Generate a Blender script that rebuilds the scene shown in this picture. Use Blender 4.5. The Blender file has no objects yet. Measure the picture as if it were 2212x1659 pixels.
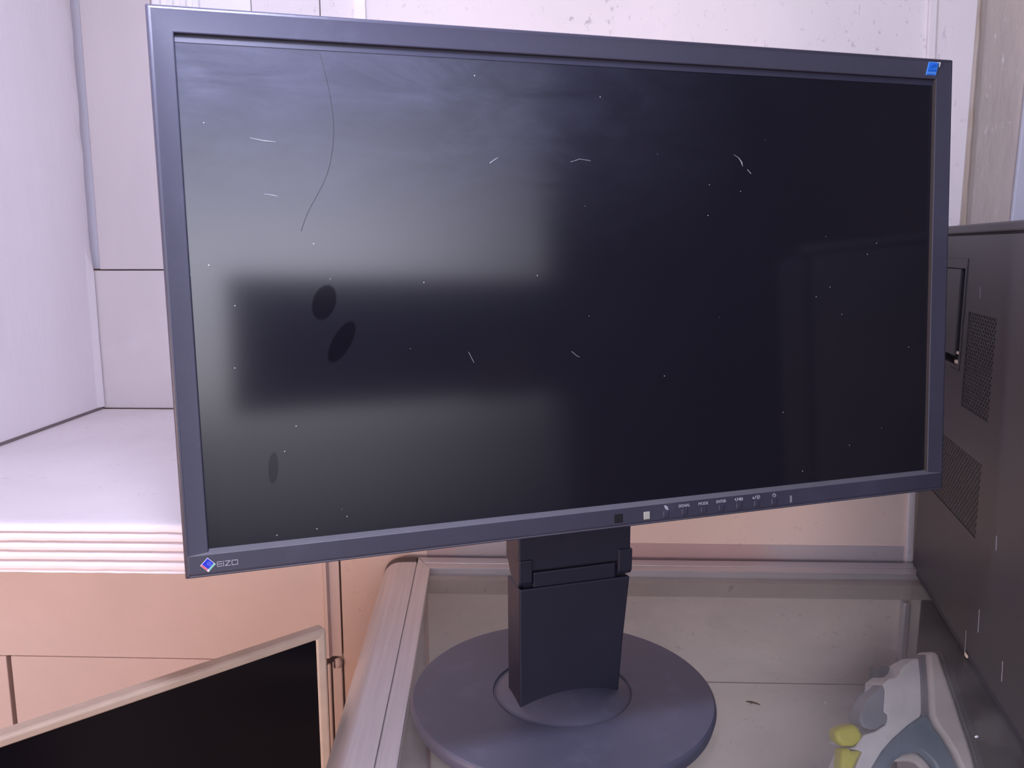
import bpy, bmesh, math, random
from mathutils import Vector, Matrix, noise
random.seed(7)
scene = bpy.context.scene
COL = scene.collection
PI = math.pi

# ------------------------------------------------------------------ helpers
def V(*a): return Vector(a)

def rootloc(o):
    while o.parent: o = o.parent
    return Vector(o.location)

def obj(name, bm, mat, parent=None, smooth=None, bevel=None, loc=None, segs=2, angle=35):
    """one mesh object from a bmesh drawn in world coordinates"""
    bmesh.ops.recalc_face_normals(bm, faces=bm.faces)
    org = rootloc(parent) if parent else (Vector(loc) if loc else Vector((0, 0, 0)))
    me = bpy.data.meshes.new(name)
    bm.to_mesh(me); bm.free()
    me.transform(Matrix.Translation(-org))
    o = bpy.data.objects.new(name, me)
    COL.objects.link(o)
    for m in (mat if isinstance(mat, (list, tuple)) else [mat]): me.materials.append(m)
    if parent: o.parent = parent
    else: o.location = org
    if bevel:
        b = o.modifiers.new('bevel', 'BEVEL'); b.width = bevel; b.segments = segs
        b.limit_method = 'ANGLE'; b.angle_limit = math.radians(angle)
    if smooth is not None:
        for p in me.polygons: p.use_smooth = True
        me.set_sharp_from_angle(angle=math.radians(smooth))
    return o

def thing(name, label, cat, loc, group=None):
    o = bpy.data.objects.new(name, None); COL.objects.link(o)
    o.location = loc; o.empty_display_size = 0.05
    o['label'] = label; o['category'] = cat
    if group: o['group'] = group
    return o

def tag(o, label, cat, group=None):
    o['label'] = label; o['category'] = cat
    if group: o['group'] = group
    return o

def struct(name, bm, mat, **k):
    o = obj(name, bm, mat, **k); o['kind'] = 'structure'; return o

def quads(bm, rings, closed=True, caps=True):
    """loft a list of equally long rings of points"""
    R = [[bm.verts.new(p) for p in r] for r in rings]
    n = len(R[0])
    for a, b in zip(R, R[1:]):
        for i in range(n if closed else n - 1):
            j = (i + 1) % n
            bm.faces.new((a[i], a[j], b[j], b[i]))
    if caps and closed:
        bm.faces.new(R[0]); bm.faces.new(R[-1])
    return R

def box(bm, lo, hi, f=None):
    f = f or (lambda x, y, z: Vector((x, y, z)))
    x0, y0, z0 = lo; x1, y1, z1 = hi
    r = [[f(x0, y0, z), f(x1, y0, z), f(x1, y1, z), f(x0, y1, z)] for z in (z0, z1)]
    quads(bm, r)

def newbox(lo, hi, f=None):
    bm = bmesh.new(); box(bm, lo, hi, f); return bm

def prism(bm, pts, f, a, b):
    """extrude a 2D outline; f(u,v,w) -> point, w from a to b"""
    quads(bm, [[f(u, v, a) for u, v in pts], [f(u, v, b) for u, v in pts]])

def tube(bm, pts, r, n=8):
    pts = [Vector(p) for p in pts]; rings = []
    for i, p in enumerate(pts):
        t = (pts[min(i + 1, len(pts) - 1)] - pts[max(i - 1, 0)]).normalized()
        a = t.orthogonal().normalized() if i == 0 else (a - t * a.dot(t)).normalized()
        b = t.cross(a); rr = r[i] if isinstance(r, (list, tuple)) else r
        rings.append([p + (a * math.cos(2 * PI * k / n) + b * math.sin(2 * PI * k / n)) * rr for k in range(n)])
    quads(bm, rings)

def lathe(bm, prof, c, n=96):
    """prof: (r,z) list; closes on the axis when r == 0"""
    rings = []
    for r, z in prof:
        if r < 1e-7: rings.append([bm.verts.new((c[0], c[1], z))])
        else: rings.append([bm.verts.new((c[0] + r * math.cos(2 * PI * k / n), c[1] + r * math.sin(2 * PI * k / n), z)) for k in range(n)])
    for a, b in zip(rings, rings[1:]):
        for k in range(n):
            j = (k + 1) % n
            if len(a) == 1: bm.faces.new((a[0], b[k], b[j]))
            elif len(b) == 1: bm.faces.new((a[k], a[j], b[0]))
            else: bm.faces.new((a[k], a[j], b[j], b[k]))

# ------------------------------------------------------------------ materials
class N:
    """tiny node-tree builder"""
    def __init__(s, name):
        s.m = bpy.data.materials.new(name); s.m.use_nodes = True
        s.t = s.m.node_tree; s.n = s.t.nodes; s.l = s.t.links
        s.b = s.n['Principled BSDF']; s.out = s.n['Material Output']
    def new(s, typ, **k):
        x = s.n.new(typ)
        for a, v in k.items():
            if a.startswith('i_'):
                key = a[2:].replace('_', ' ')
                x.inputs[int(key) if key.isdigit() else key].default_value = v
            else: setattr(x, a, v)
        return x
    def link(s, a, b): s.l.new(a, b)
    def coord(s, kind='Object', scale=(1, 1, 1), rot=(0, 0, 0), loc=(0, 0, 0)):
        c = s.new('ShaderNodeTexCoord'); m = s.new('ShaderNodeMapping')
        m.inputs['Scale'].default_value = scale; m.inputs['Rotation'].default_value = rot; m.inputs['Location'].default_value = loc
        s.link(c.outputs[kind], m.inputs['Vector']); return m.outputs['Vector']
    def noise(s, vec, scale, detail=4, rough=.55, dist=0.):
        x = s.new('ShaderNodeTexNoise'); s.link(vec, x.inputs['Vector'])
        x.inputs['Scale'].default_value = scale; x.inputs['Detail'].default_value = detail
        x.inputs['Roughness'].default_value = rough; x.inputs['Distortion'].default_value = dist
        return x.outputs['Fac']
    def ramp(s, fac, stops):
        r = s.new('ShaderNodeValToRGB'); e = r.color_ramp.elements
        while len(e) < len(stops): e.new(.5)
        for q, (p, c) in zip(e, stops):
            q.position = p; q.color = (c, c, c, 1) if isinstance(c, (int, float)) else (*c, 1)
        s.link(fac, r.inputs['Fac']); return r.outputs['Color']
    def mix(s, fac, a, b, blend='MIX'):
        x = s.new('ShaderNodeMix', data_type='RGBA', blend_type=blend)
        for sock, v in ((x.inputs[0], fac), (x.inputs[6], a), (x.inputs[7], b)):
            if isinstance(v, (int, float)): sock.default_value = v
            elif isinstance(v, tuple): sock.default_value = (*v, 1)
            else: s.link(v, sock)
        return x.outputs[2]
    def math(s, op, a, b=0., c=0.):
        x = s.new('ShaderNodeMath', operation=op)
        for i, v in enumerate((a, b, c)):
            if isinstance(v, (int, float)): x.inputs[i].default_value = v
            else: s.link(v, x.inputs[i])
        return x.outputs[0]
    def bump(s, h, strength=.3, dist=.001):
        x = s.new('ShaderNodeBump'); x.inputs['Strength'].default_value = strength; x.inputs['Distance'].default_value = dist
        s.link(h, x.inputs['Height']); s.link(x.outputs['Normal'], s.b.inputs['Normal'])
    def setv(s, **k):
        for a, v in k.items():
            i = s.b.inputs[a.replace('_', ' ')]
            if isinstance(v, tuple) and len(v) == 3: v = (*v, 1)
            i.default_value = v
    def col(s, c): s.link(c, s.b.inputs['Base Color'])

def simple(name, c, rough=.5, metal=0., grain=0., var=.06, spec=.5):
    n = N(name); v = n.coord()
    f = n.noise(v, 60, 5)
    lo = tuple(x * (1 - var) for x in c); hi = tuple(min(1, x * (1 + var)) for x in c)
    n.col(n.ramp(f, [(.3, lo), (.7, hi)]))
    n.setv(Roughness=rough, Metallic=metal)
    n.b.inputs['Specular IOR Level'].default_value = spec
    if grain: n.bump(n.noise(v, 1600, 2), grain, .0004)
    return n.m

def paint(name, c, speck=None, speck_amt=.0, patch=(.0, None), bump=.15, stretch=(1, 1, 1), rough=.6):
    """old wall paint / hardboard with specks and blotches"""
    n = N(name); v = n.coord('Object', stretch)
    base = n.ramp(n.noise(v, 7, 6, .6), [(.3, tuple(x * .94 for x in c)), (.7, tuple(min(1, x * 1.04) for x in c))])
    if patch[1]:
        base = n.mix(n.math('MULTIPLY', n.ramp(n.noise(v, 3.1, 5, .55, .6), [(.5, 0.), (.56, 1.)]), patch[0]), base, patch[1])
    if speck:
        m1 = n.ramp(n.noise(v, 150, 3, .6), [(.62, 0.), (.72, 1.)])
        m2 = n.ramp(n.noise(v, 24, 3, .5), [(.4, .15), (.65, 1.)])
        base = n.mix(n.math('MULTIPLY', n.math('MULTIPLY', m1, m2), speck_amt), base, speck)
    n.col(base); n.setv(Roughness=rough)
    n.bump(n.noise(v, 90, 5, .6), bump, .002)
    return n.m

M = {}
# monitor plastics
def textured_plastic(name, c, rough, spec=.5):
    n = N(name); v = n.coord()
    f = n.noise(v, 9, 4)
    n.col(n.mix(n.math('MULTIPLY', n.ramp(n.noise(v, 35, 6, .65), [(.55, 0.), (.8, 1.)]), .35), n.ramp(f, [(.3, tuple(x * .9 for x in c)), (.7, tuple(x * 1.1 for x in c))]), tuple(x * 1.9 + .01 for x in c)))
    n.setv(Roughness=rough); n.b.inputs['Specular IOR Level'].default_value = spec
    n.bump(n.noise(v, 3200, 2, .5), .22, .0004)
    return n.m
M['bezel'] = textured_plastic('bezel_plastic', (.047, .046, .072), .36, .6)
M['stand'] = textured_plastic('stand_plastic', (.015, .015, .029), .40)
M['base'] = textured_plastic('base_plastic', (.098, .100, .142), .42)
M['gap'] = simple('seam_black', (.004, .004, .006), .8)
M['border'] = simple('panel_border', (.03, .03, .055), .5)
M['ink'] = simple('legend_grey', (.42, .42, .46), .5)
M['logo_grey'] = simple('logo_grey', (.36, .36, .40), .4)
M['white_ink'] = simple('white_ink', (.85, .88, .95), .4)
M['logo_blue'] = simple('logo_blue', (.015, .03, .62), .35)
M['logo_red'] = simple('logo_red', (.75, .12, .17), .35)
M['logo_green'] = simple('logo_green', (.18, .62, .42), .35)
M['logo_dot'] = simple('logo_dot', (.20, .30, .85), .35)
M['sticker'] = simple('sticker_blue', (.03, .22, .85), .4)
M['sticker_dark'] = simple('sticker_deep_blue', (.02, .14, .70), .4)
M['sticker_light'] = simple('sticker_light_blue', (.12, .38, .95), .4)
M['led'] = simple('led_window', (.45, .45, .38), .25)
M['led_dim'] = simple('indicator_grey', (.25, .25, .27), .3)

def screen_material():
    n = N('matte_lcd'); v = n.coord()           # object space: x across, z up (panel local)
    sx = n.new('ShaderNodeSeparateXYZ'); n.link(v, sx.inputs[0])
    X, Z = sx.outputs['X'], sx.outputs['Z']
    # wiped dirt film: thickest along the top middle, streaky to the sides
    str_ = n.noise(n.coord('Object', (3, 1, 9), (0, .25, 0)), 4, 7, .66, 1.2)
    blot = n.noise(n.coord('Object', (1, 1, 1.3)), 15, 6, .6, .8)
    film = n.math('MULTIPLY', n.ramp(str_, [(.36, 0.), (.72, 1.)]), n.ramp(blot, [(.28, .15), (.72, 1.)]))
    zz = n.new('ShaderNodeMapRange', i_1=.02, i_2=.14); n.link(Z, zz.inputs[0])
    xx = n.new('ShaderNodeMapRange', i_1=.10, i_2=-.10); n.link(X, xx.inputs[0])
    region = n.math('MULTIPLY', zz.outputs[0], n.math('ADD', n.math('MULTIPLY', xx.outputs[0], .95), .05))
    film = n.math('ADD', n.math('MULTIPLY', film, n.math('ADD', region, .02)), n.math('MULTIPLY', region, .34))
    # two finger prints wiped clean
    def oval(cx, cz, rx, rz, rot):
        c = n.coord('Object', (1, 1, 1), loc=(-cx, 0, -cz))
        r = n.new('ShaderNodeVectorRotate', rotation_type='Y_AXIS'); r.inputs['Angle'].default_value = rot; n.link(c, r.inputs['Vector'])
        s = n.new('ShaderNodeSeparateXYZ'); n.link(r.outputs[0], s.inputs[0])
        d = n.math('ADD', n.math('POWER', n.math('DIVIDE', s.outputs['X'], rx), 2.), n.math('POWER', n.math('DIVIDE', s.outputs['Z'], rz), 2.))
        return n.ramp(n.math('ADD', d, n.math('MULTIPLY', n.math('SUBTRACT', blot, .5), .5)), [(.75, 1.), (1.0, 0.)])
    prints = n.math('MAXIMUM', oval(-.1855, -.0030, .0072, .0115, -.35), oval(-.1765, -.0270, .0058, .0150, -.55))
    prints = n.math('MAXIMUM', prints, n.math('MULTIPLY', oval(-.2201, -.100, .003, .010, -.1), .5))
    clean = n.math('SUBTRACT', 1., prints)
    film = n.math('MULTIPLY', film, clean)
    base = n.mix(film, (.0110, .0108, .0175), (.048, .050, .078))
    base = n.mix(n.math('MULTIPLY', prints, .6), base, (.002, .002, .004))
    # dust grains
    vo = n.new('ShaderNodeTexVoronoi', i_Scale=95.); n.link(v, vo.inputs['Vector'])
    dots = n.math('LESS_THAN', vo.outputs['Distance'], .030)
    keep = n.math('GREATER_THAN', n.noise(v, 40, 1), .51)
    base = n.mix(n.math('MULTIPLY', dots, keep), base, (.65, .65, .7))
    n.col(base)
    n.link(n.math('ADD', .105, n.math('MULTIPLY', film, .10)), n.b.inputs['Roughness'])
    n.link(n.math('SUBTRACT', .80, n.math('MULTIPLY', prints, .5)), n.b.inputs['Specular IOR Level'])
    return n.m
M['screen'] = screen_material()
M['scratch'] = simple('scratch_pale', (.30, .30, .34), .6)
M['hair'] = simple('hair_dark', (.015, .015, .02), .6)

# room
M['board'] = paint('painted_board', (.81, .735, .745), speck=(.40, .35, .36), speck_amt=.85, patch=(.25, (.72, .655, .65)), stretch=(1, 1, .55))
M['board_left'] = paint('shaded_panel', (.60, .525, .53), patch=(.55, (.66, .595, .605)), stretch=(1.4, 1, .6))
M['board_low'] = paint('pink_panel', (.76, .64, .60), speck=(.5, .4, .36), speck_amt=.15)
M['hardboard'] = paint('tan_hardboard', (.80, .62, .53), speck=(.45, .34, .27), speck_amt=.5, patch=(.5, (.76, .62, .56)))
M['red_strip'] = paint('faded_red_strip', (.52, .36, .34), speck=(.3, .25, .26), speck_amt=.5, patch=(.9, (.46, .41, .42)))
M['upright'] = paint('white_upright', (.88, .82, .85), bump=.25, stretch=(1, 1, .3))
M['shelf'] = paint('shelf_paint', (.79, .72, .735), speck=(.35, .27, .25), speck_amt=.25, patch=(.3, (.76, .68, .68)), bump=.2)
M['rib'] = paint('white_rib', (.90, .86, .88))
M['tan'] = paint('tan_edge', (.62, .50, .42), patch=(.6, (.78, .68, .62)), bump=.6)
M['plaster'] = paint('rough_plaster', (.60, .50, .45), speck=(.72, .66, .64), speck_amt=.9, patch=(.6, (.38, .32, .30)), bump=1., stretch=(1, 1, .35))
M['bluegrey'] = paint('blue_grey_post', (.52, .52, .60))
M['ceil'] = paint('ceiling_paint', (.85, .80, .80))
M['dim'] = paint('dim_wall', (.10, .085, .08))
M['warmfloor'] = paint('terracotta_floor', (.50, .27, .19))
M['gap_brown'] = simple('gap_brown', (.20, .16, .16), .9)
M['dark_panel'] = simple('mirrored_dark', (.035, .03, .03), .6)
M['brown_patch'] = simple('mirrored_brown', (.16, .12, .09), .7)

# counter
def alu(name, sc_):
    n = N(name); v = n.coord('Object', sc_)
    c = n.ramp(n.noise(v, 6, 4), [(.3, (.60, .585, .605)), (.7, (.70, .685, .70))])
    w = n.coord()
    c = n.mix(n.math('MULTIPLY', n.ramp(n.noise(w, 60, 5, .6), [(.68, 0.), (.74, 1.)]), .5), c, (.22, .19, .18))
    n.col(c); n.setv(Metallic=.6, Roughness=.36); n.bump(n.noise(v, 14, 3), .04, .0003)
    return n.m
M['alu'] = alu('brushed_aluminium', (60, 1.2, 60)); M['alu_back'] = alu('brushed_aluminium_back', (1.2, 30, 60))
M['cap'] = simple('brown_rubber', (.10, .075, .075), .6)
def glass():
    n = N('counter_glass'); v = n.coord()
    tr = n.new('ShaderNodeBsdfTransparent'); tr.inputs[0].default_value = (.955, .955, .94, 1)
    gl = n.new('ShaderNodeBsdfGlossy'); gl.inputs['Roughness'].default_value = .02
    lw = n.new('ShaderNodeLayerWeight'); fr_ = n.math('MULTIPLY_ADD', n.math('POWER', lw.outputs['Facing'], 5.), .55, .03)
    df = n.new('ShaderNodeBsdfDiffuse'); df.inputs[0].default_value = (.74, .70, .69, 1)
    a = n.new('ShaderNodeMixShader'); n.link(fr_, a.inputs[0]); n.link(tr.outputs[0], a.inputs[1]); n.link(gl.outputs[0], a.inputs[2])
    d1 = n.ramp(n.noise(v, 9, 6, .62, .7), [(.40, .05), (.75, .16)])
    d2 = n.ramp(n.noise(v, 70, 4, .6), [(.70, 0.), (.76, .25)])
    dust = n.math('ADD', n.math('MULTIPLY', d1, 1.), d2)
    b = n.new('ShaderNodeMixShader'); n.link(dust, b.inputs[0]); n.link(a.outputs[0], b.inputs[1]); n.link(df.outputs[0], b.inputs[2])
    n.link(b.outputs[0], n.out.inputs['Surface']); n.n.remove(n.b)
    return n.m
M['glass'] = glass()
M['case_back'] = paint('case_back_board', (.78, .69, .63), speck=(.28, .25, .22), speck_amt=.5, patch=(.35, (.52, .48, .44)))
M['case_stain'] = paint('stained_ledge', (.47, .43, .39), speck=(.2, .18, .16), speck_amt=.8, patch=(.6, (.36, .33, .30)))
M['case_side'] = simple('case_side', (.42, .41, .42), .45, .3)
M['case_floor'] = paint('case_floor', (.60, .50, .42))
M['case_dark'] = simple('reflection_dark', (.022, .020, .024), .5)
M['counter_body'] = paint('counter_laminate', (.62, .58, .56))

# tower
def metal_paint():
    n = N('dark_grey_case_paint'); v = n.coord()
    c = n.ramp(n.noise(v, 5, 4), [(.3, (.042, .042, .049)), (.7, (.051, .050, .057))])
    n.col(c); n.setv(Roughness=.38, Metallic=.25); n.bump(n.noise(v, 900, 2), .15, .0004)
    return n.m
M['tower'] = metal_paint()
M['tower_slot'] = simple('latch_black', (.012, .012, .025), .4)
M['tower_plate'] = simple('latch_plate', (.055, .055, .065), .35, .2)
M['chip'] = simple('chipped_paint', (.75, .66, .52), .7)
# iron
M['iron_white'] = simple('iron_white', (.90, .89, .92), .3)
M['iron_skirt'] = simple('iron_skirt', (.74, .68, .66), .35)
M['iron_grey'] = simple('iron_grey', (.16, .17, .21), .4)
M['iron_tank'] = simple('iron_tank', (.17, .24, .32), .2)
M['iron_cap'] = simple('iron_cap', (.26, .29, .35), .25)
M['iron_yellow'] = simple('iron_yellow', (.78, .74, .06), .35)
M['iron_sole'] = simple('iron_sole', (.03, .03, .035), .35)
# second monitor
M['beige'] = simple('beige_frame', (.60, .475, .37), .4)
M['black_screen'] = simple('black_screen', (.003, .003, .006), .3, spec=.2)
M['chip_wood'] = simple('debris_brown', (.10, .06, .04), .8)
M['lamp_white'] = simple('lamp_body', (.8, .8, .8), .4)

# ------------------------------------------------------------------ camera (lens recovered from the picture's vanishing points)
cam = bpy.data.cameras.new('camera'); co = bpy.data.objects.new('camera', cam); COL.objects.link(co)
F = 1826.12
cam.sensor_width = 36; cam.lens = F / 2212 * 36; cam.clip_start = .01
yaw, pit, rol = .0343, .1609, .0019
f = V(math.sin(yaw) * math.cos(pit), math.cos(yaw) * math.cos(pit), -math.sin(pit))
r = V(math.cos(yaw), -math.sin(yaw), 0); dn = f.cross(r)
r2 = math.cos(rol) * r + math.sin(rol) * dn; d2 = -math.sin(rol) * r + math.cos(rol) * dn
co.matrix_world = Matrix(((r2.x, -d2.x, -f.x, 0), (r2.y, -d2.y, -f.y, 0), (r2.z, -d2.z, -f.z, .3544), (0, 0, 0, 1)))
scene.camera = co

FLOOR = -.95; CEIL = 1.75; GL = -.0136     # glass top of the counter

# ------------------------------------------------------------------ the room
def wy(x): return .985 - .0737 * (x + .0787)          # face line of the wall boards
def wp(x, d, z): return V(x, wy(x) - d, z)            # d = how far in front of it
def wbox(x0, x1, z0, z1, d0, d1): return newbox((x0, d0, z0), (x1, d1, z1), wp)

struct('floor', newbox((-1.7, -1.5, FLOOR - .1), (2.4, 1.3, FLOOR)), M['warmfloor'])
struct('ceiling', newbox((-1.7, -1.5, CEIL), (2.4, 1.3, CEIL + .1)), M['ceil'])
struct('wall_back', wbox(-1.7, 2.4, FLOOR, CEIL, -.10, -.022), M['plaster'])
struct('wall_left', newbox((-1.7, -1.5, FLOOR), (-1.6, 1.3, CEIL)), M['board_low'])
struct('wall_right', newbox((2.3, -1.5, FLOOR), (2.4, 1.3, CEIL)), M['dim'])
# rear wall with the wide shop opening
RY = -1.2; OX0, OX1, OZ0, OZ1 = -1.30, 1.36, -.25, 1.45
bm = bmesh.new()
box(bm, (-1.7, RY - .1, FLOOR), (OX0, RY, CEIL)); box(bm, (OX1, RY - .1, FLOOR), (2.4, RY, CEIL))
box(bm, (OX0, RY - .1, FLOOR), (OX1, RY, OZ0)); box(bm, (OX0, RY - .1, OZ1), (OX1, RY, CEIL))
struct('wall_rear', bm, M['dim'])
# broad dark panel added across the opening, for the dark shape mirrored in the screen
bm = bmesh.new()
box(bm, (.31, RY - .06, .15), (1.36, RY - .02, .51))
struct('mirrored_panel', bm, M['dark_panel'], bevel=.004)
struct('mirrored_patch', newbox((1.02, RY - .02, .14), (1.25, RY - .005, .33)), M['brown_patch'])  # brown board added for the brown spot mirrored in the screen

# boards on the back wall
struct('trim_1', wbox(-.1765, .532, .1005, CEIL, -.022, 0), M['board'], bevel=.001)          # big speckled painted board
struct('trim_19', wbox(-.1765, .532, FLOOR, .100, -.022, 0), M['hardboard'], bevel=.001)      # tan-pink board below it
struct('trim_20', wbox(-.070, .4975, -.06, .0030, 0, .0008), M['red_strip'], bevel=.001)
struct('trim_21', wbox(-.4600, -.4440, .3300, CEIL, -.012, -.004), M['bluegrey'])
struct('trim_2', wbox(-.365, -.2539, .17, CEIL, -.022, 0), M['rib'], bevel=.001)
struct('trim_3', wbox(-.2530, -.1775, .17, CEIL, -.022, 0), M['board'], bevel=.001)
bm = bmesh.new()
for k in range(4): box(bm, (-.362 + k * .0145, 0, .18), (-.354 + k * .0145, .004, CEIL), wp)
struct('trim_4', bm, M['rib'], bevel=.0015)
struct('trim_5', wbox(-.139, -.126, .30, CEIL, 0, .004), M['rib'], bevel=.001)               # batten
# panel above the shelf, its shade put into a darker paint, lower piece a little proud
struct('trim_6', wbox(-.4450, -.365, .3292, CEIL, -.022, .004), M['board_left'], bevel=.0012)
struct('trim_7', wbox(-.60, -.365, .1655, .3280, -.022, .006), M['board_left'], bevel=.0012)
# lower left boards under the shelf, open joint between two of them
struct('trim_8', wbox(-1.6, -.1985, -.1556, .135, -.022, 0), M['board_low'], bevel=.001)
struct('trim_9', wbox(-.6005, -.1985, FLOOR, -.1560, -.022, .0015), M['board_low'], bevel=.001)
struct('trim_10', wbox(-1.6, -.6065, FLOOR, -.1560, -.022, .0015), M['board_low'], bevel=.001)
# narrow strip at the end of the lower boards
bm = bmesh.new()
prof = [(-.1985, -.01), (-.1985, .003), (-.1962, .008), (-.1930, .008), (-.1905, .0025), (-.1870, .0012), (-.1785, .0012), (-.1785, -.01)]
quads(bm, [[wp(x, d, z) for x, d in prof] for z in (-.148, .16)])
struct('trim_11', bm, M['board_low'], smooth=40)
bm = bmesh.new()
box(bm, (-.1965, 0, FLOOR), (-.1925, .005, -.158), wp); box(bm, (-.1905, 0, FLOOR), (-.1785, .003, -.156), wp)
struct('trim_12', bm, M['board_low'], bevel=.0015)
# batten at the right, leaning slightly, and the bare edge with rough plaster beyond
bm = bmesh.new()
quads(bm, [[wp(x + s, d, z) for x, d in ((0, 0), (0, .004), (.0085, .004), (.0085, 0))] for s, z in ((.4995, -.03), (.479, .62), (.462, CEIL))])
struct('trim_13', bm, M['board'], bevel=.001)
bm = bmesh.new()
rings = []
for i in range(80):
    z = -.03 + i / 79 * (CEIL + .03); w = .5465 - .0105 * (z - .36) + .0012 * noise.noise((z * 60, 0, 0)) + .0016 * noise.noise((z * 17, 3, 0))
    rings.append([wp(.5325, -.022, z), wp(.5325, -.012, z), wp(w - .004, -.010, z), wp(w, -.013, z), wp(w + .001, -.022, z)])
quads(bm, rings)
struct('trim_14', bm, M['tan'], smooth=50)
bm = bmesh.new()
quads(bm, [[wp(x, d, z) for x, d in ((x0, -.022), (x0, -.017), (.72, -.017), (.72, -.022))] for x0, z in ((.590, -.03), (.598, .40), (.622, CEIL))])
struct('trim_15', bm, M['bluegrey'], bevel=.002)

# knob at the strip's foot: a cable clip, part of the wall fittings
t = thing('cable_clip', 'small pale cable clip on the wall strip beside the beige frame', 'clip', (wp(-.184, .002, -.156)))
bm = bmesh.new()
bmesh.ops.create_uvsphere(bm, u_segments=20, v_segments=12, radius=1, matrix=Matrix.Translation(wp(-.1830, .005, -.1555)) @ Matrix.Diagonal((.0055, .005, .0065, 1)))
obj('clip_body', bm, M['board_low'], t, smooth=60)
bm = bmesh.new()
bmesh.ops.create_uvsphere(bm, u_segments=16, v_segments=10, radius=1, matrix=Matrix.Translation(wp(-.1868, .0085, -.1555)) @ Matrix.Diagonal((.0013, .003, .0055, 1)))
obj('clip_slot', bm, M['gap_brown'], t, smooth=60)

# ------------------------------------------------------------------ wall shelf with the reeded front edge
def sy(x): return .5529 - .065 * (x)                  # front line
t = thing('wall_shelf', 'white painted wall shelf with reeded front edge, left of the large monitor', 'shelf', (-.45, .8, .14))
bm = bmesh.new()
top, bot = .1652, .131
X0, X1 = -1.25, -.203
def back(x): return wy(x) - .0075
for_prof = lambda x: None
rings = [[V(x, sy(x) + .012, bot), V(x, sy(x) + .012, top), V(x, back(x), top), V(x, back(x), bot)] for x in (X0, X1)]
quads(bm, rings)
obj('board', bm, M['shelf'], t, bevel=.002)
bm = bmesh.new()
prof = [(.014, .1652), (.004, .1652), (.0018, .1640), (.0008, .1618), (.0012, .1600)]
z = .1598
for k in range(4):
    prof += [(.0045, z - .0001), (.0045, z - .0010), (.0012, z - .0015), (.0002, z - .0024), (.0000, z - .0040), (.0004, z - .0062)]
    z -= .0068
prof += [(.0030, z - .0002), (.0012, z - .0012), (.0004, z - .0022), (.0016, z - .0034), (.014, z - .0034)]
rings = []
for i in range(160):
    x = X0 + (X1 - X0) * i / 159
    ring = []
    for d, zz in prof:
        rough = 0.00035 * noise.noise((x * 70, zz * 220, 0)) + .0004 * max(0, noise.noise((x * 22, zz * 90, 5)) - .35) * 3
        ring.append(V(x, sy(x) + d + (rough if d < .01 else 0), zz + (rough * .8 if d < .01 else 0)))
    rings.append(ring)
quads(bm, rings)
obj('reeded_edge', bm, M['shelf'], t, smooth=50)

# white upright board standing on the shelf (left)
bm = bmesh.new()
def up(s, w, z): # s from back to front, w thickness to the left
    x = -.4525 - .0795 * (s) ; y = 1.004 - s
    return V(x - w, y, z)
rings = []
nz = 60
for i in range(nz + 1):
    z = .1682 + (CEIL - .1682) * i / nz
    jag = .0014 * noise.noise((z * 40, 1, 0)) - (.003 if z > .33 else .0006)
    rings.append([up(0.0, -jag - .003, z), up(.012, 0, z), up(.62, 0, z), up(.62, .018, z), up(0, .018, z)])
quads(bm, rings)
tag(obj('upright_board', bm, M['upright'], None, loc=(-.48, .8, .1682), bevel=None),
    'white upright board standing on the wall shelf at the left edge', 'board')
bm = newbox((-.02, 0, .1652), (0.0, .62, .1683), lambda x, s, z: up(s + .0, -x - .001, z))
# dark strip in the gap where the board meets the shelf
obj_d = struct('trim_18', bm, M['gap_brown'])

# ------------------------------------------------------------------ display counter
CT = thing('display_counter', 'glass topped display counter with aluminium edge rails under the large monitor', 'counter', (.4, .7, FLOOR))
def ry(x): return .9365 - .0727 * (x + .063)          # inner line of the back rail
CX1 = 1.25; CY0 = .40
bm = bmesh.new()
pts = [(-.072, CY0), (CX1, CY0), (CX1, ry(CX1) + .006), (-.072, ry(-.072) + .006)]
quads(bm, [[V(x, y, z) for x, y in pts] for z in (GL - .006, GL)])
obj('glass_top', bm, M['glass'], CT)
# left rail: flat inner strip, groove, rounded outer edge
prof = [(-.0635, -.0215), (-.0635, -.0125), (-.0642, -.012), (-.0790, -.012), (-.0793, -.0145), (-.0802, -.0145), (-.0805, -.012), (-.0930, -.0118)]
for k in range(0, 13):
    a = PI / 2 * k / 12
    prof.append((-.0999 - .020 * math.sin(a), -.032 + .020 * math.cos(a)))
prof += [(-.1199, -.075), (-.112, -.075), (-.112, -.034), (-.098, -.0215)]
bm = bmesh.new()
def rend(x):                                           # mitre against the back rail for the inner strip
    if x > -.0800: return .9365 + (-.0635 - x) * 2.10
    return .9560 + 0 * x
quads(bm, [[V(x, CY0 - .01, z - .0012) for x, z in prof], [V(x, rend(x), z - .0012) for x, z in prof]])
obj('edge_rail', bm, M['alu'], CT, smooth=30)
# brown end cap on the rounded part
bm = bmesh.new()
capp = [(-.0806, -.0134)] + [(x * 1.0 - .0004, z - .0014) for x, z in prof[7:21]] + [(-.1203, -.075), (-.0806, -.075)]
quads(bm, [[V(x, y, z) for x, z in capp] for y in (.9562, .9735)])
obj('end_cap', bm, M['cap'], CT, bevel=.0015)
# back rail
bm = bmesh.new()
prb = [(.0, -.0215), (.0, -.0125), (.0006, -.012), (.0150, -.012), (.0153, -.0132), (.0163, -.0132), (.0166, -.012), (.034, -.012), (.0352, -.0135), (.0352, -.06), (.030, -.06), (.030, -.0215)]
def rst(d): return -.0635 - d * .455
def rlen(x, d): return V(x, ry(x) + d, 0)
quads(bm, [[V(rst(d), ry(rst(d)) + d, z - .0012) for d, z in prb], [V(CX1, ry(CX1) + d, z - .0012) for d, z in prb]])
obj('edge_rail', bm, M['alu_back'], CT, smooth=30)
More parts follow.
